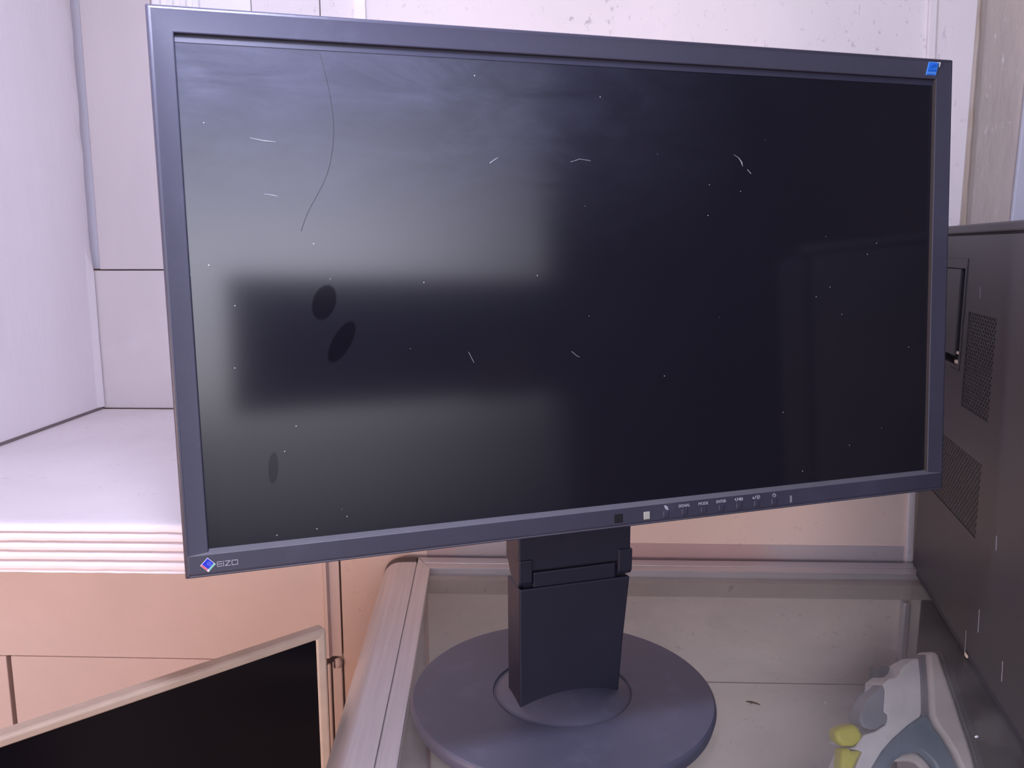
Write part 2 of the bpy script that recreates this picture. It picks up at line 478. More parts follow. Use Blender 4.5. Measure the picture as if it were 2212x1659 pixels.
# inside: ledge, back board with a seam, side, floor, dark partition, corner post
CF = -.353
def cb(x, d, z): return V(x, ry(x) - .0125 - d, z)
bm = bmesh.new(); box(bm, (-.066, -.012, -.0385), (CX1, .0015, -.0216), cb)
obj('ledge', bm, M['case_stain'], CT, bevel=.001)
bm = bmesh.new(); box(bm, (-.066, -.010, -.1423), (CX1, 0, -.0388), cb); box(bm, (-.066, -.010, CF), (CX1, .0012, -.1430), cb)
obj('back_board', bm, M['case_back'], CT, bevel=.0007)
bm = bmesh.new(); box(bm, (-.082, CY0, CF), (-.070, ry(-.07) - .004, -.022))
obj('side_board', bm, M['case_side'], CT)
obj('case_floor', newbox((-.07, CY0, CF - .012), (CX1, .95, CF)), M['case_floor'], CT)
bm = bmesh.new(); box(bm, (.467, 0, CF), (.4755, .010, -.0388), cb)
obj('corner_post', bm, M['alu'], CT, bevel=.002)
bm = bmesh.new(); box(bm, (.532, CY0 + .02, CF), (.540, .878, -.0225)); box(bm, (.490, .0015, CF), (.532, .006, -.0388), cb)  # added dark panel standing in for the tower's reflection in the glass
obj('reflection_panel', bm, M['case_dark'], CT)
bm = bmesh.new(); box(bm, (-.118, CY0, FLOOR), (CX1, .93 - .073 * .0, CF - .012)); 
obj('cabinet_body', bm, M['counter_body'], CT, bevel=.004)
bm = bmesh.new(); box(bm, (-.119, CY0, CF - .012), (-.114, .952, -.075))
obj('outer_panel', bm, M['counter_body'], CT)
bm = bmesh.new(); box(bm, (-.07, CY0, CF), (CX1, CY0 + .005, -.022))
obj('front_glass', bm, M['glass'], CT)
bm = bmesh.new(); box(bm, (-.12, CY0 - .03, -.032), (CX1, CY0 - .0002, -.0132))
obj('front_rail', bm, M['alu'], CT, bevel=.006, segs=4)
bm = bmesh.new(); box(bm, (CX1 - .008, CY0 + .006, CF), (CX1, .86, -.0222))
obj('end_panel', bm, M['case_side'], CT)

# ------------------------------------------------------------------ the large monitor
MC = V(.0861, .5513, .3270); D = V(.9627, .2706, .0082).normalized(); U = V(-.0248, .0580, .9980).normalized(); NN = D.cross(U).normalized()
HW, HH = .2725, .15967
BC = (.0620, .6352)
MO = thing('computer_monitor', 'large black widescreen monitor with dusty dark screen on a round foot', 'monitor', (BC[0], BC[1], GL))
def mp(s, t, d): return MC + D * s + U * t - NN * d      # d = depth behind the front
def rect(s0, s1, t0, t1, d): return [mp(s0, t0, d), mp(s1, t0, d), mp(s1, t1, d), mp(s0, t1, d)]

# bezel frame: rim, slope, inner wall (left, top, right)
IN_S, IN_T, IN_B = .2590, .1458, -.1444
levels = [(HW - .001, HH - .001, -HH + .001, .034), (HW, HH, -HH, .030), (HW, HH, -HH, .0020), (HW - .0008, HH - .0008, -HH + .0008, .0004), (HW - .0020, HH - .0020, -HH + .0020, .0),
          (HW - .0030, HH - .0028, -HH + .0030, .0003), (IN_S, IN_T, -.1480, .0026), (IN_S - .0001, IN_T - .0001, -.1479, .0068)]
bm = bmesh.new()
quads(bm, [[mp(-s, b, d), mp(s, b, d), mp(s, tt, d), mp(-s, tt, d)] for s, tt, b, d in levels], caps=False)
BZ = obj('bezel', bm, M['bezel'], MO, bevel=.0006, smooth=20)
# lower bezel: flat bar standing proud, chamfer on top, groove below
bm = bmesh.new()
pr = [(-.1440, .0072), (-.1444, .0050), (-.1463, .0), (-.1571, -.0002), (-.1575, .0006), (-.1580, .0006), (-.1584, -.0001), (-.1592, .0003), (-.1597, .002), (-.1597, .012)]
e = HW - .0022
quads(bm, [[mp(-e, t_, d) for t_, d in pr], [mp(e, t_, d) for t_, d in pr]])
LB = obj('lower_bezel', bm, M['bezel'], MO, bevel=.0003, smooth=25)
M['ledge'] = simple('dusty_highlight', (.15, .145, .165), .5, grain=.2)  # dust-pale grey that also paints in the highlight on upward faces
M['lip_dust'] = simple('lip_dust', (.035, .027, .027), .8)
def assign(o, mat, test):
    o.data.materials.append(mat)
    for p in o.data.polygons:
        if test(p): p.material_index = len(o.data.materials) - 1
assign(LB, M['ledge'], lambda p: p.normal.dot(U) > .3)
assign(BZ, M['lip_dust'], lambda p: p.normal.dot(D) < -.8 and (p.center - (MC - MO.location)).dot(D) > 0)
# screen panel; built in its own space so the film pattern sits on it
def screen_obj():
    bm = bmesh.new()
    vs = [bm.verts.new(q) for q in ((-IN_S - .002, 0, -.1475), (IN_S + .002, 0, -.1475), (IN_S + .002, 0, IN_T + .002), (-IN_S - .002, 0, IN_T + .002))]
    vb = [bm.verts.new((q.co.x, .003, q.co.z)) for q in vs]
    bm.faces.new(vs); bm.faces.new(vb[::-1])
    for i in range(4): bm.faces.new((vs[i], vs[(i + 1) % 4], vb[(i + 1) % 4], vb[i]))
    bmesh.ops.recalc_face_normals(bm, faces=bm.faces)
    me = bpy.data.meshes.new('screen'); bm.to_mesh(me); bm.free(); me.materials.append(M['screen'])
    o = bpy.data.objects.new('screen', me); COL.objects.link(o); o.parent = MO
    mat = Matrix(((D.x, -NN.x, U.x, 0), (D.y, -NN.y, U.y, 0), (D.z, -NN.z, U.z, 0), (0, 0, 0, 1)))
    p = mp(0, 0, .0056) - MO.location
    mat.translation = p; o.matrix_local = mat
    return o
SC = screen_obj()
def sobj(name, bm, mat):                 # sub-part of the screen, drawn in panel space (x, y toward viewer = -, z)
    bmesh.ops.recalc_face_normals(bm, faces=bm.faces)
    me = bpy.data.meshes.new(name); bm.to_mesh(me); bm.free(); me.materials.append(mat)
    o = bpy.data.objects.new(name, me); COL.objects.link(o); o.parent = SC; return o
bm = newbox((-IN_S, -.0004, IN_T - .0042), (IN_S, 0, IN_T + .001)); sobj('screen_border', bm, M['border'])
def smear(pts, w):
    w = [q * .7 for q in w] if isinstance(w, list) else w * .75
    bm = bmesh.new(); tube(bm, [(x, -.0001, z) for x, z in pts], w, 6); return bm
def arc(pts, n=24):
    out = []
    P = [pts[0]] + list(pts) + [pts[-1]]
    for i in range(1, len(P) - 2):
        for k in range(n // (len(P) - 3)):
            u = k / (n // (len(P) - 3)); a, b, c, d = P[i - 1], P[i], P[i + 1], P[i + 2]
            out.append(tuple(.5 * ((2 * b[j]) + (-a[j] + c[j]) * u + (2 * a[j] - 5 * b[j] + 4 * c[j] - d[j]) * u * u + (-a[j] + 3 * b[j] - 3 * c[j] + d[j]) * u ** 3) for j in (0, 1)))
    out.append(pts[-1]); return out
h = sobj('hair', smear(arc([(-.1808, .1400), (-.1762, .1161), (-.1752, .0950), (-.1800, .0720), (-.1920, .0500), (-.1967, .0387)]), .00022), M['hair']); h['label'] = 'long dark hair stuck to the screen'
for pts, w in [([(.0921, .0888), (.0960, .0868), (.0985, .0838), (.0993, .0810)], [.0001, .0003, .0006, .0002]), ([(.1030, .0790), (.1059, .0762)], .0003),
               ([(-.0983, -.0367), (-.0950, -.0436)], .0002), ([(-.0806, .0797), (-.0770, .0822), (-.0752, .0832)], [.0005, .0004, .0002]),
               ([(-.0270, .0815), (-.0203, .0835), (-.0130, .0825)], .00022), ([(-.2222, .0911), (-.2140, .0896), (-.2080, .0893)], [.0002, .0004, .0002]),
               ([(-.2164, .0599), (-.2110, .0590), (-.2087, .0585)], [.0002, .0004, .0002]), ([(-.0290, -.0395), (-.0255, -.0425), (-.0235, -.0435)], .00022)]:
    sobj('scratch', smear(pts, w), M['scratch'])

# rear housing
bm = bmesh.new()
rg = []
for ins, d in ((.0015, .028), (.003, .034), (.030, .044), (.060, .054), (.075, .058)):
    rg.append(rect(-HW + ins, HW - ins, -HH + min(ins, .05), HH - ins, d))
quads(bm, rg)
obj('rear_housing', bm, M['stand'], MO, bevel=.002)

# controls on the lower bezel
def face_box(s0, s1, t0, t1, d0, d1, bm=None):
    bm = bm or bmesh.new(); box(bm, (s0, d0, t0), (s1, d1, t1), lambda x, y, z: mp(x, z, y)); return bm
FD = -.0001
for s in (.0352, .0494, .0642, .0784, .0925, .1068, .1211):
    obj('button', face_box(s - .0021, s + .0021, -.1556, -.1514, FD - .0007, .001), M['bezel'], LB, bevel=.0005)
obj('light_sensor', face_box(-.0032, .0032, -.1560, -.1498, FD - .0002, .0005), M['gap'], LB, bevel=.0003)['label'] = 'glossy black square sensor window'
LW = obj('sensor_window', face_box(.0186, .0232, -.1557, -.1504, FD - .0004, .0005), M['led'], LB, bevel=.0003); LW['label'] = 'small pale square sensor window'
obj('power_indicator', face_box(.1345, .1359, -.1557, -.1507, FD - .0004, .0005), M['led_dim'], LB)

def flat(polys, d=FD - .00025, th=.0003):
    """flat printed shapes on the front: polys of (s,t)"""
    bm = bmesh.new()
    for P in polys:
        quads(bm, [[mp(s, t_, d) for s, t_ in P], [mp(s, t_, d + th) for s, t_ in P]])
    return bm
def ring(cx, cy, r0, r1, a0, a1, n=16):
    out = []
    for i in range(n):
        a, b = a0 + (a1 - a0) * i / n, a0 + (a1 - a0) * (i + 1) / n
        out.append([(cx + r0 * math.cos(a), cy + r0 * math.sin(a)), (cx + r1 * math.cos(a), cy + r1 * math.sin(a)), (cx + r1 * math.cos(b), cy + r1 * math.sin(b)), (cx + r0 * math.cos(b), cy + r0 * math.sin(b))])
    return out
def seg(x0, y0, x1, y1, w):
    dx, dy = x1 - x0, y1 - y0; L = math.hypot(dx, dy); ox, oy = -dy / L * w / 2, dx / L * w / 2
    return [(x0 + ox, y0 + oy), (x1 + ox, y1 + oy), (x1 - ox, y1 - oy), (x0 - ox, y0 - oy)]
def text_polys(txt, cx, cy, h, width):
    cu = bpy.data.curves.new('legend', 'FONT'); cu.body = txt; cu.size = 1; cu.align_x = 'CENTER'
    o = bpy.data.objects.new('legend_tmp', cu); COL.objects.link(o)
    bpy.context.view_layer.update()
    me = bpy.data.meshes.new_from_object(o.evaluated_get(bpy.context.evaluated_depsgraph_get()))
    xs = [v.co.x for v in me.vertices]; ys = [v.co.y for v in me.vertices]
    kx = width / (max(xs) - min(xs)); ky = h / (max(ys) - min(ys)); mx = (max(xs) + min(xs)) / 2; my = (max(ys) + min(ys)) / 2
    polys = [[(cx + (me.vertices[i].co.x - mx) * kx, cy + (me.vertices[i].co.y - my) * ky) for i in p.vertices] for p in me.polygons]
    bpy.data.objects.remove(o); bpy.data.curves.remove(cu); bpy.data.meshes.remove(me)
    return polys
TY = -.1491
for txt, s, w in (('SIGNAL', .0495, .0088), ('MODE', .0642, .0074), ('ENTER', .0784, .0077)):
    obj('lettering', flat(text_polys(txt, s, TY, .0020, w)), M['ink'], LB)
# leaf
lf = [(.0340 + .0033 * a, TY + .0012 - .0026 * a + b) for a, b in ((0, 0), (.25, .0009), (.6, .0014), (.9, .0012), (1., .0), (.8, -.0008), (.4, -.0013), (.1, -.0009))]
vein = [(.0340 + .0033 * a, TY + .0012 - .0026 * a) for a in (0, 1)]
obj('icon', flat([[(x - .0002, y + .0002) if k_ == 0 else (x + .0002, y - .0002) for x, y in hf] for k_, hf in ((0, lf[:5]), (1, lf[4:] + lf[:1]))]), M['ink'], LB)
# volume: down triangle / speaker
x = .0905
pv = [[(x - .0014, TY + .0008), (x - .0002, TY + .0008), (x - .0008, TY - .0008)], seg(x + .0003, TY - .0013, x + .0013, TY + .0013, .0003),
      [(x + .0017, TY - .0005), (x + .0017, TY + .0005), (x + .0024, TY + .0005), (x + .0034, TY + .0013), (x + .0034, TY - .0013), (x + .0024, TY - .0005)]]
pv += ring(x + .0033, TY, .0008, .0011, -.8, .8, 6) + ring(x + .0033, TY, .0015, .0018, -.8, .8, 6)
obj('icon', flat(pv), M['ink'], LB)
x = .1050
pv = [[(x - .0014, TY - .0008), (x - .0002, TY - .0008), (x - .0008, TY + .0008)], seg(x + .0003, TY - .0013, x + .0013, TY + .0013, .0003)]
pv += ring(x + .0032, TY, .0006, .0009, 0, 2 * PI, 14)
for k in range(8):
    a = k * PI / 4; pv.append(seg(x + .0032 + .0011 * math.cos(a), TY + .0011 * math.sin(a), x + .0032 + .0016 * math.cos(a), TY + .0016 * math.sin(a), .0003))
obj('icon', flat(pv), M['ink'], LB)
x = .1213
obj('icon', flat(ring(x, TY, .0011, .0014, PI * .68, PI * 2.32, 20) + [seg(x, TY - .0001, x, TY + .0017, .0003)]), M['ink'], LB)

# maker's mark: tilted square and four letters
cx, cy = -.2597, -.1522
def dia(a, b): return (cx + (a - b) * .7071, cy + (a + b) * .7071)      # square axes: a to upper right, b to upper left
def sq(a0, a1, b0, b1): return [dia(a0, b0), dia(a1, b0), dia(a1, b1), dia(a0, b1)]
q = .0030
bmk = flat([sq(-q, q, -q, q)]); LG = obj('brand_mark', bmk, M['white_ink'], LB)
bm = flat([sq(-q * .60, q * .92, -q * .60, q * .92)], FD - .0003); o_ = obj('brand_mark', bm, M['logo_blue'], LB)
obj('brand_mark', flat([sq(-q * .95, -q * .66, -q * .60, q * .92)], FD - .0003), M['logo_red'], LB)
obj('brand_mark', flat([sq(-q * .60, q * .92, -q * .95, -q * .66)], FD - .0003), M['logo_green'], LB)
dots = []
for i in range(5):
    for j in range(5):
        if abs(i - 2) + abs(j - 2) <= 3:
            a0, b0 = q * (-.10 + i * .18), q * (-.42 + j * .18); dots.append(sq(a0, a0 + q * .10, b0, b0 + q * .10))
obj('brand_mark', flat(dots, FD - .00035), M['logo_dot'], LB)
def L_(x0, y0, x1, y1): return [(x0, y0), (x1, y0), (x1, y1), (x0, y1)]
x0, y0, y1, w = -.2548, -.1540, -.1509, .00042
P = [L_(x0, y0, x0 + w, y1)] + [L_(x0, yy, x0 + .0029, yy + w) for yy in (y0, (y0 + y1) / 2 - w / 2, y1 - w)]
P.append(L_(x0 + .0034, y0, x0 + .0034 + w, y1))
xz = x0 + .0044
P += [L_(xz, y1 - w, xz + .0031, y1), L_(xz, y0, xz + .0031, y0 + w), [(xz, y0 + w), (xz + .0006, y0 + w), (xz + .0031, y1 - w), (xz + .0025, y1 - w)]]
xo = x0 + .0081
P += [L_(xo, y0, xo + .0036, y0 + w), L_(xo, y1 - w, xo + .0036, y1), L_(xo, y0, xo + w, y1), L_(xo + .0036 - w, y0, xo + .0036, y1)]
obj('lettering', flat(P), M['logo_grey'], LB)

# blue sticker on the top right of the bezel (it lies on the sloping face)
def sl(s, t_, lift):                     # point on the top slope
    k = (HH - .0028 - t_) / (HH - .0028 - IN_T); return mp(s, t_, .0003 + .0023 * k - lift)
def stick(s0, s1, t0, t1, lift, skew=.0009):
    bm = bmesh.new()
    def pt(s, t_, l): return sl(s + skew * (t_ - .1479) / .0096, t_, l)
    quads(bm, [[pt(s0, t0, l), pt(s1, t0, l), pt(s1, t1, l), pt(s0, t1, l)] for l in (lift, lift - .0003)]); return bm
ST = obj('energy_sticker', stick(.2490, .2579, .1480, .1568, .0005), M['sticker_light'], BZ); ST['label'] = 'small bright blue square sticker'
# printed shapes of the sticker are kept in one separate bezel sub-part
obj('sticker_print', stick(.2495, .2574, .1501, .1562, .0007), M['sticker'], BZ)
obj('sticker_print', stick(.2497, .2572, .1483, .1489, .0007), M['sticker_dark'], BZ)
obj('sticker_print', stick(.2499, .2570, .1509, .1514, .0009), M['sticker_dark'], BZ)
bm = bmesh.new()
pp = [(.2505 + .0062 * a, .1530 + .0026 * b) for a, b in ((0, 0), (.15, .55), (.45, .9), (.75, .8), (.95, .45), (.6, .3), (.3, .05))]
quads(bm, [[sl(a + .0009, b, l) for a, b in pp] for l in (.0010, .0007)])
obj('sticker_print', bm, M['sticker_dark'], BZ)
bm = bmesh.new()
quads(bm, [[sl(a, b, l) for a, b in ((.2596, .1568), (.2600, .1558), (.2594, .1535), (.2592, .1560), (.2560, .1566))] for l in (.0010, .0006)])
obj('sticker_print', bm, M['white_ink'], BZ)

# stand: neck, slider with hinge ears
yaw_ = .2735
DH = V(math.cos(yaw_), math.sin(yaw_), 0); NH = V(math.sin(yaw_), -math.cos(yaw_), 0)
BP = V(.0267, .6046, 0)
def np_(s, d, z): return BP + DH * s - NH * d + V(0, 0, z)
bm = bmesh.new()
lev = [(.0, .0829, .0), (-.0003, .0860, .045), (-.0006, .0910, .0985)]
quads(bm, [[np_(a, 0, z), np_(b, 0, z), np_(b - .004, .031, z), np_(a, .031, z)] for a, b, z in lev])
box(bm, (.0108, .0012, .0980), (.0792, .028, .1105), np_)
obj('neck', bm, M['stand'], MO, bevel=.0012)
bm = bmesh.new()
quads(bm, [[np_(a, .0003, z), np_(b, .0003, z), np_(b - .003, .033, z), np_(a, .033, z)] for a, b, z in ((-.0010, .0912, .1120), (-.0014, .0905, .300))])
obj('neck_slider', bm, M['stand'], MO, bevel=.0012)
for a, b in ((-.0012, .0096), (.0802, .0922)):
    bm = bmesh.new()
    pf = [(-.0012, .1215), (-.0012, .1045), (.0004, .1015), (.004, .0992), (.012, .1000), (.022, .1040), (.030, .1150), (.030, .1215)]
    quads(bm, [[np_(a, d, z) for d, z in pf], [np_(b, d, z) for d, z in pf]])
    obj('hinge_ear', bm, M['stand'], MO, bevel=.0010)
bm = bmesh.new()
box(bm, (.004, .004, .0975), (.086, .027, .1135), np_)
obj('hinge_gap', bm, M['gap'], MO)
# bracket that joins the neck to the rear housing
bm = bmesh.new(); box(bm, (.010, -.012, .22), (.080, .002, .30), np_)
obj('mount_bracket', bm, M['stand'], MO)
# round base and swivel dome
bm = bmesh.new()
R0 = .1222
lathe(bm, [(0, GL + .0006), (R0 - .004, GL + .0006), (R0 - .0018, GL + .0020), (R0, -.0045), (R0 - .0006, -.0018), (R0 - .0022, -.0002), (R0 - .005, .0), (.0562, .0004), (.0556, -.0004), (.0553, -.0012), (0, -.0012)], BC, 128)
obj('base', bm, M['base'], MO, smooth=40)
bm = bmesh.new()
lathe(bm, [(.0545, -.002)] + [(.0545 * math.sin(PI / 2 * (1 - k / 14)), -.0008 + .0128 * (1 - math.sin(PI / 2 * (1 - k / 14)) ** 2)) for k in range(15)], (BC[0] + .0005, BC[1] + .0), 96)
obj('swivel_cap', bm, M['base'], MO, smooth=40)

# ------------------------------------------------------------------ computer tower at the right
TD = V(-.2615, -.9652, 0); TR = V(.9652, -.2615, 0); TP = V(.4866, .9010, 0)      # TD runs toward the viewer along the visible side
TP = TP + TR * .0010
TO = thing('computer_tower', 'dark grey desktop tower with perforated vents at the right edge of the counter', 'computer', TP + TD * .2 + TR * .09 + V(0, 0, GL))
def tp(s, w, z): return TP + TD * s + TR * w + V(0, 0, z)          # s along side, w into the body, z up
TL, TW = .425, .178; TH0, TH1 = -.004, .3640
holes = [(.1305, .2125, .2050, .2940), (.0545, .2070, .0990, .1660)]
# side sheet with openings for the two grilles and the latch
def sheet(bm, s0, s1, z0, z1, cut, f):
    S = sorted({s0, s1} | {c[0] for c in cut} | {c[1] for c in cut}); Z = sorted({z0, z1} | {c[2] for c in cut} | {c[3] for c in cut})
    vv = {}
    def vt(s, z):
        if (s, z) not in vv: vv[(s, z)] = bm.verts.new(f(s, z))
        return vv[(s, z)]
    for a, b in zip(S, S[1:]):
        for c, d in zip(Z, Z[1:]):
            m, n_ = (a + b) / 2, (c + d) / 2
            if any(h[0] < m < h[1] and h[2] < n_ < h[3] for h in cut): continue
            bm.faces.new((vt(a, c), vt(b, c), vt(b, d), vt(a, d)))
    for h in cut:
        ring_ = [f(h[0], h[2]), f(h[1], h[2]), f(h[1], h[3]), f(h[0], h[3])]
        a = [bm.verts.new(p) for p in ring_]; b = [bm.verts.new(p + TR * .012) for p in ring_]
        for i in range(4): bm.faces.new((a[i], a[(i + 1) % 4], b[(i + 1) % 4], b[i]))
        bm.faces.new(b)
LATCH = (.030, .1095, .2400, .3330)
bm = bmesh.new()
sheet(bm, 0, TL, TH0, TH1, holes + [LATCH], lambda s, z: tp(s, 0, z))
obj('side_panel', bm, M['tower'], TO)
bm = bmesh.new(); box(bm, (0.0005, .013, TH0), (TL, TW, TH1), tp); obj('chassis', bm, M['tower'], TO)
bm = bmesh.new(); 
box(bm, (0, 0, TH0), (.0006, .0135, TH1), tp)
obj('side_edge', bm, M['tower'], TO)
bm = bmesh.new(); box(bm, (-.002, -.0006, .3660), (TL + .012, TW, .3745), tp); obj('top_cover', bm, M['tower'], TO, bevel=.002, segs=3)
bm = bmesh.new(); box(bm, (.001, .0012, .3635), (TL - .001, TW - .001, .3665), tp); obj('top_seam', bm, M['gap'], TO)
bm = bmesh.new(); box(bm, (TL, -.002, TH0), (TL + .03, TW + .001, .3655), tp); obj('front_bezel', bm, M['tower_slot'], TO, bevel=.004)
for s, w in ((.03, .015), (.03, TW - .03), (TL - .05, .015), (TL - .05, TW - .03)):
    bm = bmesh.new(); box(bm, (s, w, GL), (s + .03, w + .02, TH0 + .0005), tp); obj('foot', bm, M['gap'], TO)
bm = bmesh.new(); box(bm, (.012, .001, GL + .0025), (TL, .004, TH0), tp); obj('skirt', bm, M['tower_slot'], TO)
# latch: raised outline, plate, dark slot and lip
bm = bmesh.new()
for a, b, c, d in ((.020, .1165, .3420, .3428), (.1158, .1166, .236, .3424), (.085, .1166, .2355, .2362)): box(bm, (a, -.0006, c), (b, .0004, d), tp)
LA = obj('latch_outline', bm, M['tower_slot'], TO)
bm = bmesh.new(); box(bm, (.030, .001, .247), (.0905, .010, .3325), tp); obj('latch_plate', bm, M['tower_plate'], TO, bevel=.0015)
bm = bmesh.new(); box(bm, (.0910, .0040, .2550), (.1093, .0115, .3325), tp); obj('latch_slot', bm, M['tower_slot'], TO)
bm = bmesh.new(); box(bm, (.093, .001, .2405), (.1045, .004, .2440), tp); box(bm, (.097, .001, .2500), (.1085, .003, .2528), tp)
o_ = obj('latch_tab', bm, M['chip'], TO, bevel=.0006); o_['label'] = 'pale metal tab in the latch slot'
# grilles: staggered round holes in a sheet
def grille(h, cols, rows):
    bm = bmesh.new(); s0, s1, z0, z1 = h; pw = (s1 - s0) / (cols + .5); ph = (z1 - z0) / rows
    rr = min(pw, ph * 1.25) * .40
    for j in range(rows):
        off = 0 if j % 2 == 0 else pw * .5; za, zb = z0 + j * ph, z0 + (j + 1) * ph
        fill = (s0 + cols * pw, s1) if off == 0 else (s0, s0 + off)
        bm.faces.new([bm.verts.new(tp(a, .0008, b)) for a, b in ((fill[0], za), (fill[1], za), (fill[1], zb), (fill[0], zb))])
        for i in range(cols):
            sa, sb = s0 + off + i * pw, s0 + off + (i + 1) * pw; cs, cz = (sa + sb) / 2, (za + zb) / 2
            outer = [(sb, cz), (sb, zb), (cs, zb), (sa, zb), (sa, cz), (sa, za), (cs, za), (sb, za)]
            o_ = [bm.verts.new(tp(a, .0008, b)) for a, b in outer]
            def rim(k, r_, w): a = k * PI / 4; return bm.verts.new(tp(cs + r_ * 1.05 * math.cos(a), w, cz + r_ * .95 * math.sin(a)))
            r1 = [rim(k, rr, .0004) for k in range(8)]; r2_ = [rim(k, rr * .62, .0034) for k in range(8)]
            for k in range(8):
                l = (k + 1) % 8
                bm.faces.new((o_[k], o_[l], r1[l], r1[k])); bm.faces.new((r1[k], r1[l], r2_[l], r2_[k]))
    return bm
obj('vent_grille', grille(holes[0], 11, 27), M['tower'], TO)
obj('vent_grille', grille(holes[1], 20, 20), M['tower'], TO)
# paint chip on the lower edge
bm = bmesh.new(); box(bm, (.2075, -.0008, -.0105), (.2145, .0008, -.0075), tp)
obj('paint_chip', bm, M['chip'], TO, bevel=.0006)['label'] = 'pale chip on the lower edge'
for s, z, l in ((.16, .318, .010), (.235, .045, .020), (.26, .12, .012), (.30, .03, .016), (.205, .012, .024)):
    bm = bmesh.new(); tube(bm, [tp(s, -.0001, z), tp(s + .002, -.0001, z - l)], .00035, 5); obj('scuff', bm, M['scratch'], TO)

# ------------------------------------------------------------------ steam iron standing on its heel inside the case
IO = thing('steam_iron', 'white and blue-grey steam iron with yellow buttons under the counter glass', 'iron', (.44, .79, CF))
IY = .797
LEAN = math.tan(math.radians(27)); LC = math.cos(math.radians(27)); LS = math.sin(math.radians(27))
def ip(x, z, w):
    """profile measured on the plane y = .77, carried to the leaning plane of the iron; w = depth through the iron"""
    k = (.800 + (.3544 + .045) * LEAN) / (.77 + (.3544 - z) * LEAN)      # eye height over the glass cancels here
    return V(x * k, .77 * k + w * LC, .3544 + (z - .3544) * k - w * LS)
def pillow(name, pts, half, mat, bev=.006, parent=IO, segs=4, off=0.):
    bm = bmesh.new()
    h = lambda z: half * math.sqrt(min(1, max(.14, (-.036 - z) / .085)))
    w0 = off + .031 - half
    quads(bm, [[ip(x, z, w0) for x, z in pts], [ip(x, z, w0 + 2 * h(z)) for x, z in pts]])
    return obj(name, bm, mat, parent, bevel=bev, smooth=50, segs=segs, angle=50)
sc = lambda P: P
shell = [(.430, -.0495), (.4237, -.0509), (.4168, -.056), (.413, -.0607), (.412, -.0655), (.4077, -.0698), (.4014, -.0706), (.3954, -.0768), (.3973, -.0836), (.3977, -.0963), (.398, -.107), (.4023, -.1101), (.4012, -.1209), (.3906, -.1275), (.3798, -.1312), (.3723, -.1439), (.3669, -.1458), (.380, -.1491), (.3738, -.1669),
         (.362, -.200), (.356, -.235), (.362, -.268), (.382, -.294), (.400, -.294), (.386, -.268), (.379, -.235), (.383, -.200), (.3905, -.1673), (.3995, -.1495), (.4097, -.1359), (.4244, -.1214), (.4357, -.1128), (.4376, -.1069), (.4359, -.0912), (.4337, -.0679)]
tank = [(.4378, -.1094), (.4438, -.1095), (.4494, -.122), (.4608, -.1371), (.4704, -.1522), (.4794, -.1695), (.497, -.225), (.506, -.300), (.47, -.325), (.40, -.300), (.383, -.294), (.400, -.285), (.440, -.290), (.462, -.270), (.464, -.220), (.4545, -.1689), (.4508, -.1638), (.4448, -.1576), (.4388, -.153), (.4322, -.1518), (.4221, -.1541), (.4142, -.1599), (.4101, -.1678), (.398, -.20), (.394, -.235), (.401, -.268), (.390, -.266), (.380, -.235), (.383, -.20), (.3905, -.1673), (.3995, -.1495), (.4097, -.1359), (.4244, -.1214), (.4357, -.1128)]
skirt = [(.4351, -.0456), (.4421, -.0416), (.447, -.046), (.4527, -.0596), (.4596, -.0772), (.4677, -.0968), (.4749, -.1166), (.4831, -.1366), (.4905, -.1567), (.4944, -.1699), (.508, -.235), (.516, -.330), (.500, -.343), (.500, -.300), (.492, -.225), (.4794, -.1695), (.4704, -.1522), (.4608, -.1371), (.4494, -.122), (.4438, -.1095), (.4407, -.0816), (.4378, -.0622)]
seam = [(.4290, -.0500), (.4360, -.0450), (.4388, -.0622), (.4417, -.0816), (.4446, -.112), (.4368, -.112), (.4349, -.0912), (.4324, -.0679)]
sole = [(.446, -.0430), (.450, -.0425), (.4590, -.0590), (.4660, -.0772), (.4735, -.0968), (.4810, -.1166), (.4890, -.1366), (.4965, -.1567), (.5010, -.1699), (.515, -.235), (.523, -.345), (.514, -.345), (.506, -.235), (.4930, -.1699), (.4890, -.1567), (.4815, -.1366), (.4735, -.1166), (.4660, -.0968), (.4580, -.0772), (.4510, -.0596)]
cap = [(.3954, -.0768), (.3912, -.0825), (.3825, -.0891), (.3754, -.1056), (.3737, -.1153), (.3783, -.1223), (.3868, -.1259), (.3932, -.1246), (.3975, -.1208), (.4029, -.1189), (.4027, -.1091), (.3984, -.1061), (.3985, -.0963), (.3980, -.0836)]
y1 = [(.3716, -.1192), (.3607, -.1204), (.3522, -.1247), (.3511, -.1296), (.3534, -.1375), (.3602, -.1431), (.3713, -.1434), (.3784, -.1381), (.3798, -.1312), (.3756, -.1242)]
y2 = [(.359, -.1456), (.3669, -.1458), (.3698, -.1488), (.3805, -.1486), (.3733, -.1669), (.3700, -.176), (.360, -.176), (.3589, -.1665)]
lining = [(.4130, -.1620), (.4222, -.1546), (.4322, -.1521), (.4388, -.1533), (.4448, -.1581), (.4509, -.1643), (.4560, -.1720), (.4640, -.220), (.462, -.270), (.455, -.270), (.452, -.220), (.4428, -.1696), (.4379, -.165), (.4311, -.1623), (.4246, -.1626)]
pillow('upper_shell', sc(shell), .031, M['iron_white'], .007)
pillow('seam_strip', sc(seam), .0325, M['iron_grey'], .0015)
pillow('water_tank', sc(tank), .0330, M['iron_tank'], .005)
pillow('skirt', sc(skirt), .038, M['iron_skirt'], .008)
pillow('soleplate', sc(sole), .042, M['iron_sole'], .0015)
pillow('filler_cap', sc(cap), .016, M['iron_cap'], .005, off=-.016)
pillow('steam_button', sc(y1), .010, M['iron_yellow'], .004, off=-.020)['label'] = 'rounded yellow button'
